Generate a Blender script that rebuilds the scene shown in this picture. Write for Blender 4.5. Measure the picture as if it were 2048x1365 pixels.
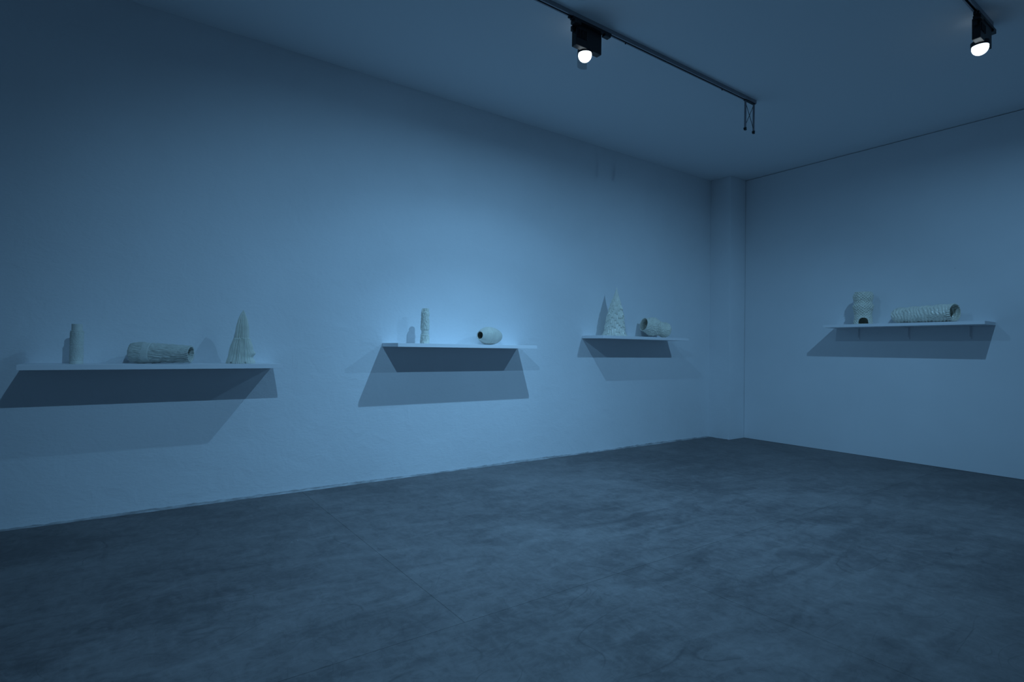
import bpy, bmesh, math, random
import numpy as np
from mathutils import Vector, Matrix, noise as mn

for o in list(bpy.data.objects):
    bpy.data.objects.remove(o)
scene = bpy.context.scene
COL = scene.collection
PI = math.pi
random.seed(7)

# ------------------------------------------------------------------ camera
# room axes: the long wall is the plane y = 0, the end wall the plane x = 0, z up, metres
F_PX, YAW, PITCH, ROLL = 1106.21, 0.950782, 0.01428, 0.013983
fw = Vector((math.cos(YAW) * math.cos(PITCH), math.sin(YAW) * math.cos(PITCH), math.sin(PITCH)))
rt = Vector((math.sin(YAW), -math.cos(YAW), 0.0))
up = rt.cross(fw)
rt2 = rt * math.cos(ROLL) + up * math.sin(ROLL)
up2 = -rt * math.sin(ROLL) + up * math.cos(ROLL)
cd = bpy.data.cameras.new('camera')
cam = bpy.data.objects.new('camera', cd)
COL.objects.link(cam)
cam.matrix_world = Matrix(((rt2.x, up2.x, -fw.x, -7.924), (rt2.y, up2.y, -fw.y, -5.234),
                           (rt2.z, up2.z, -fw.z, 1.326), (0, 0, 0, 1)))
cd.sensor_width = 36.0
cd.lens = F_PX * 36.0 / 2048.0
cd.clip_start = 0.02
scene.camera = cam

# ------------------------------------------------------------------ world, exposure
wd = bpy.data.worlds.new('world')
scene.world = wd
wd.use_nodes = True
wd.node_tree.nodes['Background'].inputs[0].default_value = (0.2, 0.45, 0.8, 1)
wd.node_tree.nodes['Background'].inputs[1].default_value = 0.0
vs = scene.view_settings
vs.view_transform = 'Standard'
vs.look = 'None'
vs.exposure = 0.0
vs.gamma = 1.0
vs.use_curve_mapping = False

# the three track lamps (position of the emitter, colour, watts, direction of the beam)
LAMP_COLOUR = (0.275, 0.62, 1.0)
LAMPS = {   # flood = wide diffuse light of the lens, beam = reflector cone
    'front': dict(pos=(-4.835, -1.885, 3.752), flood=25, beam=235, aim=(0.0, 0.1, -1.0), cone=100),
    'right': dict(pos=(-2.40, -3.83, 3.765), flood=24, beam=135, aim=(-0.02, 0.78, -1.0), cone=118),
    'rear': dict(pos=(-7.25, -3.87, 3.78), flood=3, beam=230, aim=(0.38, 0.72, -1.0), cone=116),
}
LAMP_RADIUS = 0.016

# ------------------------------------------------------------------ helpers
def tag(o, label=None, cat=None, group=None, kind=None):
    if label: o['label'] = label
    if cat: o['category'] = cat
    if group: o['group'] = group
    if kind: o['kind'] = kind
    return o

def link(name, me, mat=None, parent=None):
    o = bpy.data.objects.new(name, me)
    COL.objects.link(o)
    if mat is not None:
        me.materials.append(mat)
    if parent is not None:
        o.parent = parent
    return o

def empty(name, loc):
    o = bpy.data.objects.new(name, None)
    o.empty_display_size = 0.1
    o.location = loc
    COL.objects.link(o)
    return o

def from_bm(name, bm, mat=None, parent=None, smooth=False):
    me = bpy.data.meshes.new(name)
    bm.to_mesh(me)
    bm.free()
    if smooth:
        me.polygons.foreach_set('use_smooth', [True] * len(me.polygons))
    return link(name, me, mat, parent)

def add_box(bm, lo, hi, bevel=0.0):
    g = bmesh.ops.create_cube(bm, size=1.0)
    c = [(a + b) / 2 for a, b in zip(lo, hi)]
    s = [b - a for a, b in zip(lo, hi)]
    for v in g['verts']:
        v.co = Vector((c[0] + v.co.x * s[0], c[1] + v.co.y * s[1], c[2] + v.co.z * s[2]))
    if bevel > 0:
        es = list({e for v in g['verts'] for e in v.link_edges})
        bmesh.ops.bevel(bm, geom=es, offset=bevel, segments=2, affect='EDGES', profile=0.7)

def box(name, lo, hi, mat, parent=None, bevel=0.0):
    bm = bmesh.new()
    add_box(bm, lo, hi, bevel)
    return from_bm(name, bm, mat, parent)

def add_tube(bm, p, q, r, seg=10, r2=None):
    p, q = Vector(p), Vector(q)
    d = q - p
    m = Matrix.Translation((p + q) / 2) @ d.to_track_quat('Z', 'Y').to_matrix().to_4x4()
    bmesh.ops.create_cone(bm, cap_ends=True, segments=seg, radius1=r, radius2=r if r2 is None else r2,
                          depth=d.length, matrix=m)

# ------------------------------------------------------------------ materials
def mat(name, colour, rough=0.6, metal=0.0, spec=0.5):
    m = bpy.data.materials.new(name)
    m.use_nodes = True
    b = m.node_tree.nodes['Principled BSDF']
    b.inputs['Base Color'].default_value = (*colour, 1)
    b.inputs['Roughness'].default_value = rough
    b.inputs['Metallic'].default_value = metal
    b.inputs['Specular IOR Level'].default_value = spec
    return m, m.node_tree, b

def N(nt, t, **kw):
    n = nt.nodes.new(t)
    for k, v in kw.items():
        setattr(n, k, v)
    return n

def coords(nt, scale=(1, 1, 1), rot=(0, 0, 0), loc=(0, 0, 0)):
    tc = N(nt, 'ShaderNodeNewGeometry')
    mp = N(nt, 'ShaderNodeMapping')
    mp.inputs['Scale'].default_value = scale
    mp.inputs['Rotation'].default_value = rot
    mp.inputs['Location'].default_value = loc
    nt.links.new(tc.outputs['Position'], mp.inputs['Vector'])
    return mp.outputs['Vector']

def noise(nt, vec, scale, detail=4, rough=0.55, dist=0.0):
    n = N(nt, 'ShaderNodeTexNoise')
    n.inputs['Scale'].default_value = scale
    n.inputs['Detail'].default_value = detail
    n.inputs['Roughness'].default_value = rough
    n.inputs['Distortion'].default_value = dist
    nt.links.new(vec, n.inputs['Vector'])
    return n.outputs['Fac']

def ramp(nt, fac, stops):
    r = N(nt, 'ShaderNodeValToRGB')
    el = r.color_ramp.elements
    while len(el) < len(stops):
        el.new(0.5)
    for e, (p, c) in zip(el, stops):
        e.position = p
        e.color = (c, c, c, 1) if not hasattr(c, '__len__') else (*c, 1)
    nt.links.new(fac, r.inputs['Fac'])
    return r.outputs['Color']

def math_n(nt, op, a, b=None, clamp=False):
    n = N(nt, 'ShaderNodeMath', operation=op, use_clamp=clamp)
    for i, x in enumerate((a, b)):
        if x is None: continue
        if isinstance(x, (int, float)): n.inputs[i].default_value = x
        else: nt.links.new(x, n.inputs[i])
    return n.outputs[0]

def mixc(nt, fac, a, b, mode='MIX'):
    n = N(nt, 'ShaderNodeMix', data_type='RGBA', blend_type=mode)
    if isinstance(fac, (int, float)): n.inputs['Factor'].default_value = fac
    else: nt.links.new(fac, n.inputs['Factor'])
    for k, x in (('A', a), ('B', b)):
        s = [i for i in n.inputs if i.name == k and i.type == 'RGBA'][0]
        if isinstance(x, tuple): s.default_value = (*x, 1)
        else: nt.links.new(x, s)
    return [o for o in n.outputs if o.type == 'RGBA'][0]

def bump(nt, bsdf, height, strength=0.3, dist=0.01, prev=None):
    b = N(nt, 'ShaderNodeBump')
    b.inputs['Strength'].default_value = strength
    b.inputs['Distance'].default_value = dist
    nt.links.new(height, b.inputs['Height'])
    if prev is not None:
        nt.links.new(prev, b.inputs['Normal'])
    nt.links.new(b.outputs['Normal'], bsdf.inputs['Normal'])
    return b.outputs['Normal']

WALL = (0.80, 0.83, 0.87)

def wall_material(name, plaster):
    m, nt, b = mat(name, WALL, 0.85, spec=0.25)
    v = coords(nt)
    big = noise(nt, v, 0.9, 3)
    c = mixc(nt, ramp(nt, big, [(0.3, 0.0), (0.75, 1.0)]), tuple(x * 0.96 for x in WALL), tuple(x * 1.03 for x in WALL))
    # little dark scuffs and pinholes
    sp = N(nt, 'ShaderNodeTexVoronoi')
    sp.inputs['Scale'].default_value = 2.6
    nt.links.new(v, sp.inputs['Vector'])
    spot = ramp(nt, sp.outputs['Distance'], [(0.0, 1.0), (0.013, 1.0), (0.02, 0.0), (1.0, 0.0)])
    pick = ramp(nt, noise(nt, v, 1.7, 1), [(0.0, 0.0), (0.52, 0.0), (0.56, 1.0), (1.0, 1.0)])
    c = mixc(nt, math_n(nt, 'MULTIPLY', spot, math_n(nt, 'MULTIPLY', pick, 0.45)), c, (0.25, 0.26, 0.28))
    nt.links.new(c, b.inputs['Base Color'])
    if plaster:
        v2 = coords(nt, (1.0, 1.0, 2.2), (0, 0.5, 0))
        h1 = noise(nt, v2, 26, 5, 0.6, 0.4)
        h2 = noise(nt, v, 5.0, 3, 0.5, 0.8)
        n1 = bump(nt, b, h2, 0.4, 0.014)
        n2 = bump(nt, b, h1, 0.42, 0.004, n1)
        # long trowel strokes
        v3 = coords(nt, (1.0, 1.0, 7.0), (0, -0.7, 0))
        st = noise(nt, v3, 3.0, 2, 0.5, 1.0)
        ln = ramp(nt, math_n(nt, 'ABSOLUTE', math_n(nt, 'SUBTRACT', st, 0.5)), [(0.0, 1.0), (0.006, 0.0), (1.0, 0.0)])
        bump(nt, b, ln, 0.25, 0.002, n2)
    else:
        bump(nt, b, noise(nt, v, 60, 3), 0.08, 0.002)
    return m

M_PLASTER = wall_material('plaster_paint', True)
M_BOARD = wall_material('wallboard_paint', False)
M_CEIL = mat('ceiling_paint', (0.80, 0.83, 0.87), 0.9, spec=0.2)[0]
M_GAP = mat('shadow_gap', (0.05, 0.05, 0.055), 0.9)[0]
M_SHELF = mat('shelf_lacquer', (0.82, 0.84, 0.88), 0.45, spec=0.4)[0]
M_BLACK = mat('black_metal', (0.012, 0.013, 0.016), 0.45, spec=0.4)[0]
M_TRACK = mat('track_aluminium', (0.30, 0.30, 0.33), 0.45, 0.25)[0]
M_SLOT = mat('track_slot', (0.03, 0.03, 0.035), 0.6)[0]
M_STEEL = mat('dull_steel', (0.24, 0.24, 0.27), 0.5, 0.25)[0]

def emit(name, colour, strength):
    m = bpy.data.materials.new(name)
    m.use_nodes = True
    nt = m.node_tree
    nt.nodes.clear()
    e = N(nt, 'ShaderNodeEmission')
    e.inputs['Color'].default_value = (*colour, 1)
    e.inputs['Strength'].default_value = strength
    o = N(nt, 'ShaderNodeOutputMaterial')
    nt.links.new(e.outputs[0], o.inputs[0])
    return m
def light_cut_material():  # dimming tint for the band added to shape the front lamp's light
    m = bpy.data.materials.new('light_cut_tint')
    m.use_nodes = True
    nt = m.node_tree
    nt.nodes.clear()
    t = N(nt, 'ShaderNodeBsdfTransparent')
    t.inputs[0].default_value = (0.62, 0.62, 0.62, 1)
    o = N(nt, 'ShaderNodeOutputMaterial')
    nt.links.new(t.outputs[0], o.inputs[0])
    return m
M_LIGHT_CUT = light_cut_material()
M_LENS = emit('lamp_lens', (0.75, 0.9, 1.0), 3.0)

def ceramic(name, colour, rough, crackle=0.0):
    m, nt, b = mat(name, colour, rough, spec=0.55)
    tc = N(nt, 'ShaderNodeTexCoord')
    v = tc.outputs['Object']
    big = noise(nt, v, 14, 4)
    c = mixc(nt, ramp(nt, big, [(0.3, 0.0), (0.7, 1.0)]), tuple(x * 0.90 for x in colour), tuple(min(1, x * 1.05) for x in colour))
    nt.links.new(c, b.inputs['Base Color'])
    if crackle > 0:
        vo = N(nt, 'ShaderNodeTexVoronoi', feature='DISTANCE_TO_EDGE')
        vo.inputs['Scale'].default_value = 190
        nt.links.new(v, vo.inputs['Vector'])
        ed = ramp(nt, vo.outputs['Distance'], [(0.0, 0.0), (0.25, 1.0), (1.0, 1.0)])
        bump(nt, b, ed, crackle, 0.003)
    else:
        bump(nt, b, noise(nt, v, 220, 3), 0.35, 0.002)
    return m
CREAM = (0.80, 0.80, 0.71)
M_BISQUE = ceramic('bisque_clay', (0.70, 0.73, 0.68), 0.7)
M_BISQUE2 = ceramic('cream_clay', (0.72, 0.74, 0.67), 0.45)
M_GLAZE = ceramic('white_glaze', CREAM, 0.10)
M_CRACKLE = ceramic('crackle_glaze', CREAM, 0.2, 0.8)

def concrete():
    m, nt, b = mat('polished_concrete', (0.15, 0.15, 0.16), 0.5, spec=0.35)
    v = coords(nt)
    vs_ = coords(nt, (1.0, 2.4, 1.0), (0, 0, 0.5))
    vt = coords(nt, (2.2, 1.0, 1.0), (0, 0, -0.35), (3, 1, 0))
    a = noise(nt, v, 0.55, 4, 0.6, 0.6)
    s = noise(nt, vs_, 2.2, 6, 0.62, 1.2)
    t = noise(nt, vt, 5.5, 5, 0.6, 1.5)
    g = noise(nt, v, 160, 3, 0.6)
    f = math_n(nt, 'ADD', math_n(nt, 'MULTIPLY', a, 0.45), math_n(nt, 'MULTIPLY', s, 0.40))
    f = math_n(nt, 'ADD', f, math_n(nt, 'MULTIPLY', t, 0.22))
    u = noise(nt, coords(nt, (1.0, 1.5, 1.0), (0, 0, 0.2), (9, 4, 0)), 11, 6, 0.65, 2.0)
    f = math_n(nt, 'ADD', f, math_n(nt, 'MULTIPLY', math_n(nt, 'SUBTRACT', u, 0.5), 0.22))
    f = math_n(nt, 'ADD', f, math_n(nt, 'MULTIPLY', g, 0.05))
    oi = N(nt, 'ShaderNodeObjectInfo')
    f = math_n(nt, 'ADD', f, math_n(nt, 'MULTIPLY', math_n(nt, 'SUBTRACT', oi.outputs['Random'], 0.5), 0.05))
    c = ramp(nt, f, [(0.38, (0.056, 0.054, 0.058)), (0.50, (0.097, 0.093, 0.098)), (0.58, (0.134, 0.129, 0.134)), (0.72, (0.190, 0.184, 0.190))])
    # hairline scratches: contour lines of stretched noise, broken up by a mask
    for k, (sc, rz, wd_, dark) in enumerate([(1.1, 0.3, 0.0014, 0.4), (1.9, 1.3, 0.0020, 0.4), (1.4, 2.2, 0.0015, 0.32), (2.6, 0.9, 0.0026, 0.3), (3.4, 2.7, 0.003, 0.28)]):
        vv = coords(nt, (1.0, 2.2, 1.0), (0, 0, rz), (k * 3.7, k, 0))
        q = noise(nt, vv, sc, 0.6, 0.4, 0.1)
        ln = ramp(nt, math_n(nt, 'ABSOLUTE', math_n(nt, 'SUBTRACT', q, 0.5)), [(0.0, 1.0), (wd_, 0.0), (1.0, 0.0)])
        mk = ramp(nt, noise(nt, coords(nt, loc=(k * 5, 2, 0)), 1.6, 2), [(0.0, 0.0), (0.52, 0.0), (0.60, 1.0), (1.0, 1.0)])
        c = mixc(nt, math_n(nt, 'MULTIPLY', math_n(nt, 'MULTIPLY', ln, mk), dark), c, (0.03, 0.03, 0.035))
    # pale specks of paint and plaster
    vo = N(nt, 'ShaderNodeTexVoronoi')
    vo.inputs['Scale'].default_value = 4.5
    nt.links.new(v, vo.inputs['Vector'])
    sp = ramp(nt, vo.outputs['Distance'], [(0.0, 1.0), (0.016, 1.0), (0.026, 0.0), (1.0, 0.0)])
    mk = ramp(nt, noise(nt, v, 2.3, 1), [(0.0, 0.0), (0.5, 0.0), (0.54, 1.0), (1.0, 1.0)])
    c = mixc(nt, math_n(nt, 'MULTIPLY', sp, math_n(nt, 'MULTIPLY', mk, 0.6)), c, (0.5, 0.5, 0.5))
    nt.links.new(c, b.inputs['Base Color'])
    rg = ramp(nt, s, [(0.3, 0.42), (0.7, 0.62)])
    nt.links.new(rg, b.inputs['Roughness'])
    n1 = bump(nt, b, t, 0.10, 0.004)
    bump(nt, b, g, 0.08, 0.001, n1)
    return m
M_FLOOR = concrete()
M_BASE = mat('floor_joint', (0.07, 0.07, 0.075), 0.9)[0]

def skirt_material():
    m, nt, b = mat('mortar_fillet', (0.30, 0.31, 0.33), 0.9, spec=0.2)
    v = coords(nt, (1, 3, 3))
    c = mixc(nt, ramp(nt, noise(nt, v, 7, 4), [(0.35, 0.0), (0.65, 1.0)]), (0.24, 0.245, 0.255), (0.46, 0.475, 0.50))
    nt.links.new(c, b.inputs['Base Color'])
    bump(nt, b, noise(nt, v, 60, 4), 0.5, 0.004)
    return m
M_SKIRT = skirt_material()

# ------------------------------------------------------------------ the room
H = 4.0
XB, YN = -10.8, -7.4          # walls behind the camera
PX, PY = -0.395, -0.345       # corner pilaster

fl = tag(box('floor', (XB, YN, -0.10), (0.15, 0.05, -0.012), M_BASE), kind='structure')
J = 0.0008
slabs = [(XB, -6.53, -2.92, 0.0), (-6.53, -3.36, -2.92, 0.0), (-3.36, 0.0, -2.92, 0.0),
         (XB, -5.24, YN, -2.92), (-5.24, 0.0, YN, -2.92)]
for x0, x1, y0, y1 in slabs:
    box('concrete_slab', (x0 + J, y0 + J, -0.012), (x1 - J, y1 - J, 0.0), M_FLOOR, fl)

tag(box('wall_left', (XB, 0.0, 0.0), (0.15, 0.15, H), M_PLASTER), kind='structure')
wr = tag(box('wall_right', (0.02, YN, 0.0), (0.15, 0.0, H), M_GAP), kind='structure')
box('wall_panel', (0.0, YN, 0.003), (0.02, PY - 0.0045, H - 0.007), M_BOARD, wr)
tag(box('wall_corner', (PX, PY, 0.0), (0.02, 0.0, H), M_PLASTER, bevel=0.004), kind='structure')
tag(box('wall_back', (XB - 0.15, YN, 0.0), (XB, 0.15, H), M_BOARD), kind='structure')
tag(box('wall_near', (XB, YN - 0.15, 0.0), (0.15, YN, H), M_BOARD), kind='structure')
tag(box('ceiling', (XB - 0.15, YN - 0.15, H), (0.15, 0.15, H + 0.15), M_CEIL), kind='structure')

# uneven mortar fillet where the plastered wall meets the floor
def fillet(name, p, q, nrm, size):
    p, q, nrm = Vector(p), Vector(q), Vector(nrm)
    n = int((q - p).length / 0.02)
    vs_, fs = [], []
    for i in range(n + 1):
        b = p.lerp(q, i / n)
        s = b.x * 1.0 + b.y * 1.3
        big = 0.5 + 0.5 * mn.noise(Vector((s * 0.9, 3.1, 0)))
        jag = mn.noise(Vector((s * 14, 0, 7))) + 0.6 * mn.noise(Vector((s * 41, 2, 7)))
        h = max(0.002, size * (0.15 + 0.75 * big + 0.22 * jag))
        d = max(0.003, size * (0.35 + 0.9 * big + 0.15 * mn.noise(Vector((s * 9, 5, 1)))))
        for v in ((0, 0), (0, h), (0.35 * d, 0.45 * h), (d, 0.0006)):
            vs_.append(b + nrm * v[0] + Vector((0, 0, v[1])))
    for i in range(n):
        for k in range(3):
            a = i * 4 + k
            fs.append((a, a + 1, a + 5, a + 4))
    me = bpy.data.meshes.new(name)
    me.from_pydata(vs_, [], fs)
    return tag(link(name, me, M_SKIRT), kind='structure')
fillet('trim_1', (XB + 0.01, 0, 0), (PX - 0.001, 0, 0), (0, -1, 0), 0.030)
fillet('trim_2', (PX, -0.001, 0), (PX, PY, 0), (-1, 0, 0), 0.010)

# ------------------------------------------------------------------ shelves
D, LEN, TH = 0.378, 1.662, 0.036
SH_Z = (1.139, 1.331, 1.473, 1.662)
SH_X = (-8.461, -5.774, -3.088)
TOP = [z + TH for z in SH_Z]
for i, lab in enumerate(('long white shelf nearest the camera, carrying a column, a lying tube and a ribbed spire',
                         'white shelf in the middle of the long wall, with a slim vase and egg vase',
                         'white shelf on the long wall beside the corner pillar, carrying a pointed scaly cone')):
    o = box('wall_shelf', (0, -D, 0), (LEN, 0.0, TH), M_SHELF, bevel=0.0015)
    o.location = (SH_X[i], -0.0005, SH_Z[i])
    tag(o, lab, 'shelf', 'white floating shelves')
s4 = empty('wall_shelf', (0.0, -3.36, SH_Z[3]))
tag(s4, 'white shelf alone on the end wall, held up by three small brackets', 'shelf', 'white floating shelves')
box('board', (-D, 0.0, 0.0), (-0.0005, LEN, TH), M_SHELF, s4, bevel=0.0015)
for y in (-1.968, -2.53, -3.134):
    bm = bmesh.new()
    yy = y + 3.36
    add_box(bm, (-0.007, yy - 0.014, -0.150), (-0.0005, yy + 0.014, -0.001), 0.002)
    add_box(bm, (-0.16, yy - 0.014, -0.007), (-0.004, yy + 0.014, -0.0008), 0.002)
    add_box(bm, (-0.018, yy - 0.002, -0.125), (-0.006, yy + 0.002, -0.006))
    from_bm('bracket', bm, M_SHELF, s4)

# ------------------------------------------------------------------ ceramics
def vessel_mesh(name, prof, disp, nseg=180, nrow=120, smooth=0, hole=None, cap_bottom=True, cap_top=False, shear=0.0, bend=None):
    """surface of revolution about local z; prof = [(z, r)], disp(theta, z, r, t) -> radius offset"""
    pz = np.array([p[0] for p in prof], float)
    pr = np.array([p[1] for p in prof], float)
    arc = np.concatenate([[0], np.cumsum(np.hypot(np.diff(pz), np.diff(pr)))])
    t = np.linspace(0, arc[-1], nrow + 1)
    z = np.interp(t, arc, pz)
    r = np.interp(t, arc, pr)
    if smooth:
        k = np.ones(2 * smooth + 1) / (2 * smooth + 1)
        for _ in range(2):
            for a in (z, r):
                pad = np.concatenate([2 * a[0] - a[smooth:0:-1], a, 2 * a[-1] - a[-2:-smooth - 2:-1]])
                a[:] = np.convolve(pad, k, 'valid')
    r = np.maximum(r, 0.0006)
    height = z[-1]
    verts, faces = [], []
    for i in range(nrow + 1):
        for j in range(nseg):
            th = 2 * PI * j / nseg
            rr = max(0.0004, r[i] + disp(th, z[i], r[i], i / nrow))
            x, y = rr * math.cos(th), rr * math.sin(th)
            zz = z[i] + shear * x * (z[i] / height) ** 6
            if bend:
                bx, by = bend(z[i])
                x, y = x + bx, y + by
            verts.append((x, y, zz))
    for i in range(nrow):
        for j in range(nseg):
            j2 = (j + 1) % nseg
            if hole and hole(2 * PI * (j + 0.5) / nseg, (z[i] + z[i + 1]) / 2):
                continue
            faces.append((i * nseg + j, i * nseg + j2, (i + 1) * nseg + j2, (i + 1) * nseg + j))
    if cap_bottom:
        c = len(verts)
        verts.append((0, 0, z[0]))
        for j in range(nseg):
            faces.append((c, (j + 1) % nseg, j))
    if cap_top:
        c = len(verts)
        verts.append((0, 0, z[-1] - 0.01))
        b = nrow * nseg
        for j in range(nseg):
            faces.append((c, b + j, b + (j + 1) % nseg))
    me = bpy.data.meshes.new(name)
    me.from_pydata(verts, [], faces)
    me.polygons.foreach_set('use_smooth', [True] * len(me.polygons))
    return me

def solid(o, t):
    m = o.modifiers.new('wall_thickness', 'SOLIDIFY')
    m.thickness = t
    m.offset = -1
    return o

def lying(o, axis, pos_on_axis, shelf_top):
    """turn local z onto axis, then set the object down on the shelf"""
    q = Vector(axis).normalized().to_track_quat('Z', 'X')
    R = q.to_matrix()
    low = min((R @ v.co).z for v in o.data.vertices)
    o.rotation_mode = 'QUATERNION'
    o.rotation_quaternion = q
    o.location = (pos_on_axis[0], pos_on_axis[1], shelf_top - low + 0.0004)
    return o

def nz(th, z, f, seed=0.0, fz=None, oct=1):
    v = Vector((math.cos(th) * f, math.sin(th) * f, z * (fz if fz is not None else f) + seed * 13.7))
    s = mn.noise(v)
    if oct > 1: s += 0.5 * mn.noise(v * 2.1)
    if oct > 2: s += 0.25 * mn.noise(v * 4.3)
    return s

CER = 'pale ceramic vessels on the shelves'

# 1  stepped column
o1 = empty('column_vase', (-8.159, -0.19, TOP[0] + 0.0003))
tag(o1, 'straight grey-white column vase with a narrow neck, left end of the nearest shelf', 'vase', CER)
def d1(th, z, r, t):
    if z < 0.02: return 0.0004 * nz(th, z, 6)
    if abs(z - 0.022) < 0.0025 or abs(z - 0.1325) < 0.0028 or abs(z - 0.229) < 0.002: return -0.0022
    return 0.0026 * nz(th, z, 11, 1, 230, 2) + 0.0012 * nz(th, z, 3, 2, 40)
b1 = link('body', vessel_mesh('body', [(0, 0.0405), (0.02, 0.0402), (0.235, 0.0392), (0.2375, 0.0375), (0.2378, 0.031)], d1, 150, 150), M_BISQUE, o1)
solid(b1, 0.005)
def d1n(th, z, r, t): return 0.0003 * nz(th, z, 5)
n1_ = link('neck', vessel_mesh('neck', [(0.2372, 0.0322), (0.284, 0.0322), (0.2855, 0.0312)], d1n, 96, 20, cap_bottom=False), M_BISQUE, o1)
solid(n1_, 0.004)

# 2  streaked tube lying on its side
def d2(th, z, r, t):
    if abs(z - 0.158) < 0.003: return -0.0035
    q = nz(th, z, 15, 3, 15, 1)
    q2 = nz(th, z, 26, 5, 30, 1)
    a = 0.011 * (abs(q) ** 0.7 - 0.45) + 0.005 * q2
    if 0.105 < z < 0.155: a *= 0.22
    return a + 0.0035 * nz(th, z, 1.2, 4, 7)
me = vessel_mesh('tube_vase', [(0, 0.040), (0.006, 0.058), (0.020, 0.071), (0.045, 0.0765), (0.10, 0.0785), (0.16, 0.076), (0.22, 0.072), (0.32, 0.068), (0.40, 0.065), (0.434, 0.0645)], d2, 240, 130, smooth=1)
o2 = solid(link('tube_vase', me, M_BISQUE), 0.006)
lying(o2, (0.862, -0.44, -0.02), (-7.842, -0.100), TOP[0])
tag(o2, 'streaky grey-white tube vase lying on the nearest shelf, open end to the right', 'vase', CER)

# 3  ribbed spire
random.seed(3)
ribs = [random.uniform(-1, 1) for _ in range(52)]
ribs2 = [random.uniform(-1, 1) for _ in range(52)]
def d3(th, z, r, t):
    n = 52
    ph = th / (2 * PI) * n
    k = int(ph) % n
    f = ph - int(ph)
    edge = 1 - abs(2 * f - 1) ** 3
    low = z < 0.207
    fade = min(1.0, max(0.0, (0.445 - z) / 0.10))
    amp = (0.014 if low else 0.0075) * fade
    a = -amp * (1 - edge)
    if low:
        a += 0.006 * ribs[k] * (0.35 + 0.65 * abs(math.sin(z * 26 + 4 * ribs2[k])))
        a += 0.003 * nz(th, z, 1.6, 2, 14)
        tc_ = math.cos(th + 0.35)
        a += 0.016 * max(0, tc_) ** 3 * math.exp(-((z - 0.085) / 0.018) ** 2)
        a -= 0.010 * max(0, tc_) ** 2 * math.exp(-((z - 0.045) / 0.018) ** 2)
        if z < 0.012 and (k % 9 == 4): a -= 0.02
    else:
        a += (0.003 * ribs2[k] + 0.003 * nz(th, z, 1.5, 5, 10)) * fade
    return a
me = vessel_mesh('ribbed_spire', [(0, 0.110), (0.02, 0.106), (0.054, 0.097), (0.104, 0.088), (0.158, 0.077), (0.188, 0.067), (0.2065, 0.0625), (0.208, 0.0545), (0.241, 0.0525), (0.304, 0.0465), (0.366, 0.0345), (0.41, 0.019), (0.445, 0.0)],
                 d3, 364, 130, bend=lambda z: (0.014 * z / 0.445, 0.0))
o3 = link('ribbed_spire', me, M_BISQUE2)
o3.location = (-7.087, -0.19, TOP[0] + 0.0003)
tag(o3, 'pointed spire with a flared skirt of thin vertical ribs, right end of the nearest shelf', 'sculpture', CER)

# 4  slim vase
def d4(th, z, r, t):
    if 0.098 < z < 0.132: return 0.0005 * nz(th, z, 4)
    q = nz(th, z, 8, 2, 28, 1)
    return 0.009 * (abs(q) ** 0.7 - 0.45) + 0.004 * nz(th, z, 14, 7, 40) + 0.0010 * math.sin(26 * th)
def hole4(th, z):
    return z > 0.318 and 2.45 < th < 3.75 and z > 0.318 + 0.02 * abs(th - 3.1)
me = vessel_mesh('slim_vase', [(0, 0.0445), (0.06, 0.0425), (0.086, 0.041), (0.097, 0.0362), (0.125, 0.0362), (0.134, 0.0375), (0.140, 0.0425), (0.165, 0.0425), (0.25, 0.0405), (0.315, 0.0395), (0.322, 0.0352), (0.354, 0.0352)],
                 d4, 180, 160, hole=hole4)
o4 = solid(link('slim_vase', me, M_BISQUE2), 0.005)
o4.location = (-5.402, -0.19, TOP[1] + 0.0003)
tag(o4, 'tall slim white vase with a pinched waist, standing on the middle shelf', 'vase', CER)

# 5  egg-shaped vase lying down, mouth to the left
def d5(th, z, r, t):
    if 0.222 < z < 0.242: return 0.0018
    if 0.210 < z <= 0.222: return -0.0045
    return 0.0017 * nz(th, z, 12, 3, 130, 2) * (0 if z > 0.325 else 1)
me = vessel_mesh('egg_vase', [(0, 0.036), (0.012, 0.052), (0.035, 0.067), (0.07, 0.080), (0.115, 0.091), (0.16, 0.0955), (0.20, 0.0950), (0.225, 0.0915), (0.25, 0.085), (0.275, 0.075), (0.298, 0.062), (0.315, 0.050), (0.3245, 0.0445)],
                 d5, 200, 130, smooth=2)
o5 = solid(link('egg_vase', me, M_CRACKLE), 0.008)
lying(o5, (-0.962, -0.272, 0.015), (-4.47, -0.155), TOP[1])
tag(o5, 'egg-shaped crackled white vase lying on the middle shelf, dark round mouth to the left', 'vase', CER)

# 6  scaly cone
random.seed(11)
col6 = [random.random() for _ in range(28)]
len6 = [random.uniform(0.075, 0.12) for _ in range(28)]
def d6(th, z, r, t):
    if z > 0.53:
        return 0.002 * nz(th, z, 3, 1, 20) * max(0, (0.62 - z) / 0.09)
    n = 28
    ph = (th / (2 * PI) * n + 0.12 * math.sin(z * 31 + 3 * th)) % n
    k = int(ph) % n
    g = ph - int(ph)
    f = (z / len6[k] + col6[k]) % 1.0
    side = 1 - abs(2 * g - 1) ** 1.6
    leaf = side * (1.0 - f) ** 0.8 if f > 0.12 else side * f / 0.12 * 0.9
    amp = 0.018 * min(1, (0.56 - z) / 0.22)
    a = amp * (leaf - 0.38) + 0.003 * nz(th, z, 3, 4, 18)
    if z < 0.05: a += 0.006 * math.sin(14 * th) * (1 - z / 0.05)
    return a
me = vessel_mesh('scaly_cone', [(0, 0.154), (0.03, 0.143), (0.084, 0.131), (0.17, 0.119), (0.27, 0.104), (0.375, 0.080), (0.465, 0.050), (0.55, 0.0235), (0.60, 0.0085), (0.636, 0.0)],
                 d6, 308, 190, bend=lambda z: (0.022 * z / 0.636, -0.010 * z / 0.636))
o6 = link('scaly_cone', me, M_GLAZE)
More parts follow.
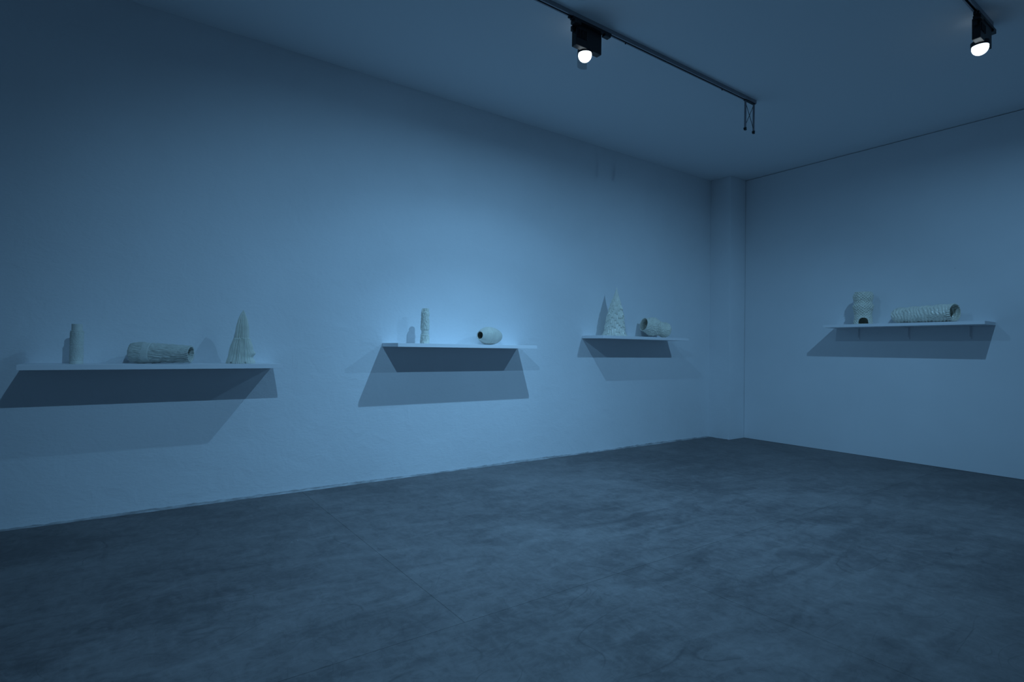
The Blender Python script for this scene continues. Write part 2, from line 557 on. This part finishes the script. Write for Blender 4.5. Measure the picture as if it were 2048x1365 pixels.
o6.location = (-2.700, -0.19, TOP[2] + 0.0003)
tag(o6, 'glossy white pointed cone covered in leaf-like scales on the shelf by the corner', 'sculpture', CER)

# 7  bulging vase lying down, mouth raised to the left
def d7(th, z, r, t):
    if z > 0.395: return 0.001 * nz(th, z, 6)
    w = min(1.0, (0.395 - z) / 0.03)
    if 0.03 < z < 0.20:
        q = math.sin(2 * PI * z / 0.021 + 4 * th + 2 * nz(th, z, 3, 1, 20))
        return 0.0058 * q + 0.005 * nz(th, z, 7, 2, 40)
    q = nz(th, z, 7, 4, 48)
    return w * (0.018 * (abs(q) ** 0.7 - 0.45) + 0.006 * nz(th, z, 14, 6, 90))
me = vessel_mesh('bulging_vase', [(0, 0.070), (0.012, 0.088), (0.035, 0.099), (0.075, 0.101), (0.11, 0.094), (0.14, 0.090), (0.175, 0.095), (0.22, 0.115), (0.26, 0.128), (0.295, 0.126), (0.335, 0.107), (0.365, 0.095), (0.395, 0.089), (0.41, 0.092)],
                 d7, 220, 140, smooth=3)
o7 = solid(link('bulging_vase', me, M_GLAZE), 0.007)
lying(o7, (-0.93, 0.24, 0.19), (-1.70, -0.245), TOP[2])
tag(o7, 'glossy white bulging vase lying on the shelf by the corner, wide mouth leftwards', 'vase', CER)

# 8  knobbly standing vase with an arched opening
def d8(th, z, r, t):
    p, q = 9 * th + 95 * z, 9 * th - 95 * z
    a = 0.014 * (abs(math.sin(p + nz(th, z, 3, 1, 14))) * abs(math.sin(q + nz(th, z, 3, 8, 14))) - 0.35)
    a += 0.006 * nz(th, z, 6, 3, 55)
    if z > 0.37: a += 0.003 * math.sin(9 * th)
    da = abs((th - FACE8 + PI) % (2 * PI) - PI) * 0.1
    dist = max(da - 0.058, z - 0.088)
    return a * min(1.0, max(0.0, dist / 0.02))
FACE8 = PI + 0.43
def hole8(th, z):
    a = (th - FACE8 + PI) % (2 * PI) - PI
    x = 0.1 * a
    if z > 0.084: return False
    w = 0.056 * (1 - max(0.0, (z - 0.045) / 0.04) ** 2.2) ** 0.5 if z > 0.045 else 0.056 + 0.004 * (0.045 - z) / 0.045
    return abs(x) < w
me = vessel_mesh('knobbly_vase', [(0, 0.101), (0.03, 0.100), (0.075, 0.093), (0.125, 0.089), (0.165, 0.095), (0.205, 0.108), (0.235, 0.111), (0.262, 0.099), (0.285, 0.093), (0.312, 0.101), (0.345, 0.108), (0.372, 0.103), (0.398, 0.094), (0.414, 0.089)],
                 d8, 260, 150, hole=hole8, smooth=2, cap_top=True)  # closed top added to keep light out, so the arch stays dark
o8 = solid(link('knobbly_vase', me, M_GLAZE), 0.008)
o8.location = (-0.19, -2.097, TOP[3] + 0.0003)
tag(o8, 'glossy knobbly white vase standing on the end-wall shelf, dark arched opening at its foot', 'vase', CER)

# 9  wrinkled tube lying on the end-wall shelf
def d9(th, z, r, t):
    w = math.sin(2 * PI * z / 0.040 + 3.2 * math.sin(2 * th + 1) + 3.5 * nz(th, z, 2, 2, 9))
    a = 0.0045 * w + 0.0065 * (abs(nz(th, z, 6, 5, 40)) ** 0.7 - 0.4)
    if z > 0.655: a = a * 0.4 + 0.0045 * math.sin(26 * th)
    return a
me = vessel_mesh('wrinkled_tube', [(0, 0.055), (0.012, 0.074), (0.035, 0.087), (0.08, 0.095), (0.12, 0.090), (0.145, 0.084), (0.19, 0.093), (0.25, 0.097), (0.295, 0.087), (0.34, 0.094), (0.40, 0.099), (0.445, 0.089), (0.49, 0.096), (0.56, 0.101), (0.61, 0.096), (0.66, 0.098), (0.69, 0.099)],
                 d9, 260, 170, smooth=2)
o9 = solid(link('wrinkled_tube', me, M_GLAZE), 0.006)
lying(o9, (-0.27, -0.963, 0.0), (-0.108, -2.415), TOP[3])
tag(o9, 'wrinkled white tube vase lying on the end-wall shelf, frilled open end to the right', 'vase', CER)

# ------------------------------------------------------------------ lighting tracks
TRACK_W, TRACK_H = 0.036, 0.034
def track(y, x0, x1, label, screws):
    root = empty('lighting_track', (x0, y, H))
    tag(root, label, 'track', 'ceiling lighting tracks')
    L = x1 - x0
    w, h = TRACK_W / 2, TRACK_H
    prof = [(-w, 0), (-w, -h), (-w * 0.42, -h), (-w * 0.42, -h * 0.88), (-w * 0.72, -h * 0.88), (-w * 0.72, -h * 0.2),
            (w * 0.72, -h * 0.2), (w * 0.72, -h * 0.88), (w * 0.42, -h * 0.88), (w * 0.42, -h), (w, -h), (w, 0)]
    n = len(prof)
    vs_ = [(0.0, a, b) for a, b in prof] + [(L, a, b) for a, b in prof]
    fs = [(i, (i + 1) % n, n + (i + 1) % n, n + i) for i in range(n)]
    fs += [tuple(range(n))[::-1], tuple(range(n, 2 * n))]
    me = bpy.data.meshes.new('rail')
    me.from_pydata(vs_, [], fs)
    link('rail', me, M_TRACK, root)
    box('conductor_strip', (0.02, -w * 0.66, -h * 0.45), (L - 0.02, w * 0.66, -h * 0.205), M_SLOT, root)
    box('end_cap', (L, -w - 0.001, -h - 0.001), (L + 0.008, w + 0.001, 0), M_STEEL, root, 0.001)
    for sx in screws:
        bm = bmesh.new()
        add_tube(bm, (sx - x0, w * 0.72, -h - 0.006), (sx - x0, w * 0.72, -h), 0.006, 10)
        from_bm('screw', bm, M_BLACK, root)
    return root
TY1, TY2 = -1.955, -3.86
track(TY1, -10.5, -2.46, 'long dark lighting track on the ceiling running towards the corner', (-4.42, -3.02))
track(TY2, -10.5, -2.27, 'lighting track at the top right edge, ending behind the right lamp', ())

# open frame of two posts hanging from the end of the front track
hf = empty('hanging_frame', (-2.55, TY1, H - TRACK_H))
tag(hf, 'small hanging frame of two posts with crossed wires at the end of the ceiling track', 'frame')
for x in (-0.078, 0.078):
    p = box('post', (x - 0.009, -0.007, -0.305), (x + 0.009, 0.007, -0.0005), M_STEEL, hf, 0.001)
    bm = bmesh.new()
    add_tube(bm, (x - 0.002, -0.012, -0.300), (x - 0.002, 0.012, -0.300), 0.011, 12)
    add_box(bm, (x - 0.014, -0.009, -0.320), (x + 0.012, 0.009, -0.308), 0.002)
    add_tube(bm, (x + (0.008 if x < 0 else -0.008), 0, -0.303), (x + (0.030 if x < 0 else -0.024), 0, -0.307), 0.0022, 8)
    from_bm('clamp', bm, M_BLACK, hf)
box('top_plate', (-0.09, -0.014, -0.008), (0.09, 0.014, -0.0004), M_BLACK, hf, 0.001)
for a, b in (((-0.072, 0, -0.03), (0.072, 0, -0.265)), ((0.072, 0.003, -0.03), (-0.072, 0.003, -0.265))):
    bm = bmesh.new()
    add_tube(bm, a, b, 0.0028, 8)
    from_bm('cross_wire', bm, M_BLACK, hf)

# ------------------------------------------------------------------ track lamps
def aim_quat(d):
    return Vector(d).normalized().to_track_quat('-Z', 'Y')

def track_lamp(key, label, track_y, cut_side):
    spec = LAMPS[key]
    ex, ey, ez = spec['pos']
    root = empty('track_spotlight', (ex, ey, ez))
    tag(root, label, 'spotlight', 'track spotlights')
    ty = track_y - ey
    top = H - TRACK_H - ez
    # adapter that clips into the track
    bm = bmesh.new()
    add_box(bm, (-0.215, ty - 0.019, top - 0.022), (0.215, ty + 0.019, top - 0.0005), 0.003)
    add_box(bm, (-0.200, ty - 0.026, top - 0.050), (-0.130, ty + 0.026, top - 0.020), 0.006)
    add_box(bm, (0.140, ty - 0.022, top - 0.040), (0.205, ty + 0.022, top - 0.020), 0.006)
    from_bm('track_adapter', bm, M_BLACK, root)
    bm = bmesh.new()
    add_tube(bm, (-0.245, ty, top - 0.016), (-0.212, ty, top - 0.016), 0.010, 12, 0.007)
    from_bm('locking_lever', bm, M_BLACK, root)
    # flat driver housing hanging below, long side parallel to the track
    yc = ty * 0.45
    bm = bmesh.new()
    add_box(bm, (-0.150, yc - 0.027, 0.020), (0.130, yc + 0.027, top - 0.018), 0.005)
    hs = from_bm('housing', bm, M_BLACK, root)
    for k in range(6):
        box('cooling_fin', (-0.135 + k * 0.018, yc - 0.033, 0.08), (-0.129 + k * 0.018, yc - 0.0265, top - 0.06), M_BLACK, hs)
    box('side_bracket', (-0.178, yc - 0.012, top - 0.085), (-0.148, yc + 0.012, top - 0.045), M_BLACK, root, 0.004)
    # lamp head: round collar, glowing lens, and an added see-through band dimming the upper wall
    bm = bmesh.new()
    seg = 40
    rings = [(0.061, 0.045), (0.061, 0.013), (0.058, 0.010), (0.056, 0.013), (0.056, 0.045)]
    vv = [[bm.verts.new((r * math.cos(2 * PI * j / seg), r * math.sin(2 * PI * j / seg), z)) for j in range(seg)] for r, z in rings]
    for a in range(len(rings) - 1):
        for j in range(seg):
            bm.faces.new((vv[a][j], vv[a][(j + 1) % seg], vv[a + 1][(j + 1) % seg], vv[a + 1][j]))
    from_bm('collar', bm, M_BLACK, root, True)
    bm = bmesh.new()
    bmesh.ops.create_uvsphere(bm, u_segments=32, v_segments=20, radius=0.055)
    bmesh.ops.delete(bm, geom=[v for v in bm.verts if v.co.z > 0.040], context='VERTS')
    for v in bm.verts:
        v.co.z += 0.0
    from_bm('lens', bm, M_LENS, root, True)
    if cut_side:
        s = cut_side
        bm = bmesh.new()
        arc = [math.radians(90 * s + d) for d in range(-58, 59, 4)]
        lo_ = [bm.verts.new((0.062 * math.cos(a_), 0.062 * math.sin(a_), -0.086)) for a_ in arc]
        hi_ = [bm.verts.new((0.062 * math.cos(a_), 0.062 * math.sin(a_), 0.020)) for a_ in arc]
        for k in range(len(arc) - 1):
            bm.faces.new((lo_[k], lo_[k + 1], hi_[k + 1], hi_[k]))
        from_bm('added_light_cut', bm, M_LIGHT_CUT, root)
    for kind in ('beam', 'flood'):
        if spec[kind] <= 0:
            continue
        ld = bpy.data.lights.new('lamp_' + kind, 'SPOT' if kind == 'beam' else 'AREA')
        ld.energy = spec[kind]
        ld.color = LAMP_COLOUR
        if kind == 'beam':
            ld.spot_size = math.radians(spec['cone'])
            ld.spot_blend = 1.0
            ld.shadow_soft_size = LAMP_RADIUS
        else:
            ld.shape = 'DISK'
            ld.size = LAMP_RADIUS * 2.4
        lo = bpy.data.objects.new('lamp_' + kind, ld)
        COL.objects.link(lo)
        lo.parent = root
        lo.location = (0, 0, -0.059 if kind == 'beam' else -0.057)
        lo.rotation_mode = 'QUATERNION'
        lo.rotation_quaternion = aim_quat(spec['aim'] if kind == 'beam' else (0, 0, -1))
    return root

track_lamp('front', 'lit black track spotlight on the long ceiling track, above the middle shelf', TY1, 1)
track_lamp('right', 'lit black track spotlight at the top right of the picture', TY2, 0)
track_lamp('rear', 'black track spotlight out of view, above and behind the nearest shelf', TY2, 0)
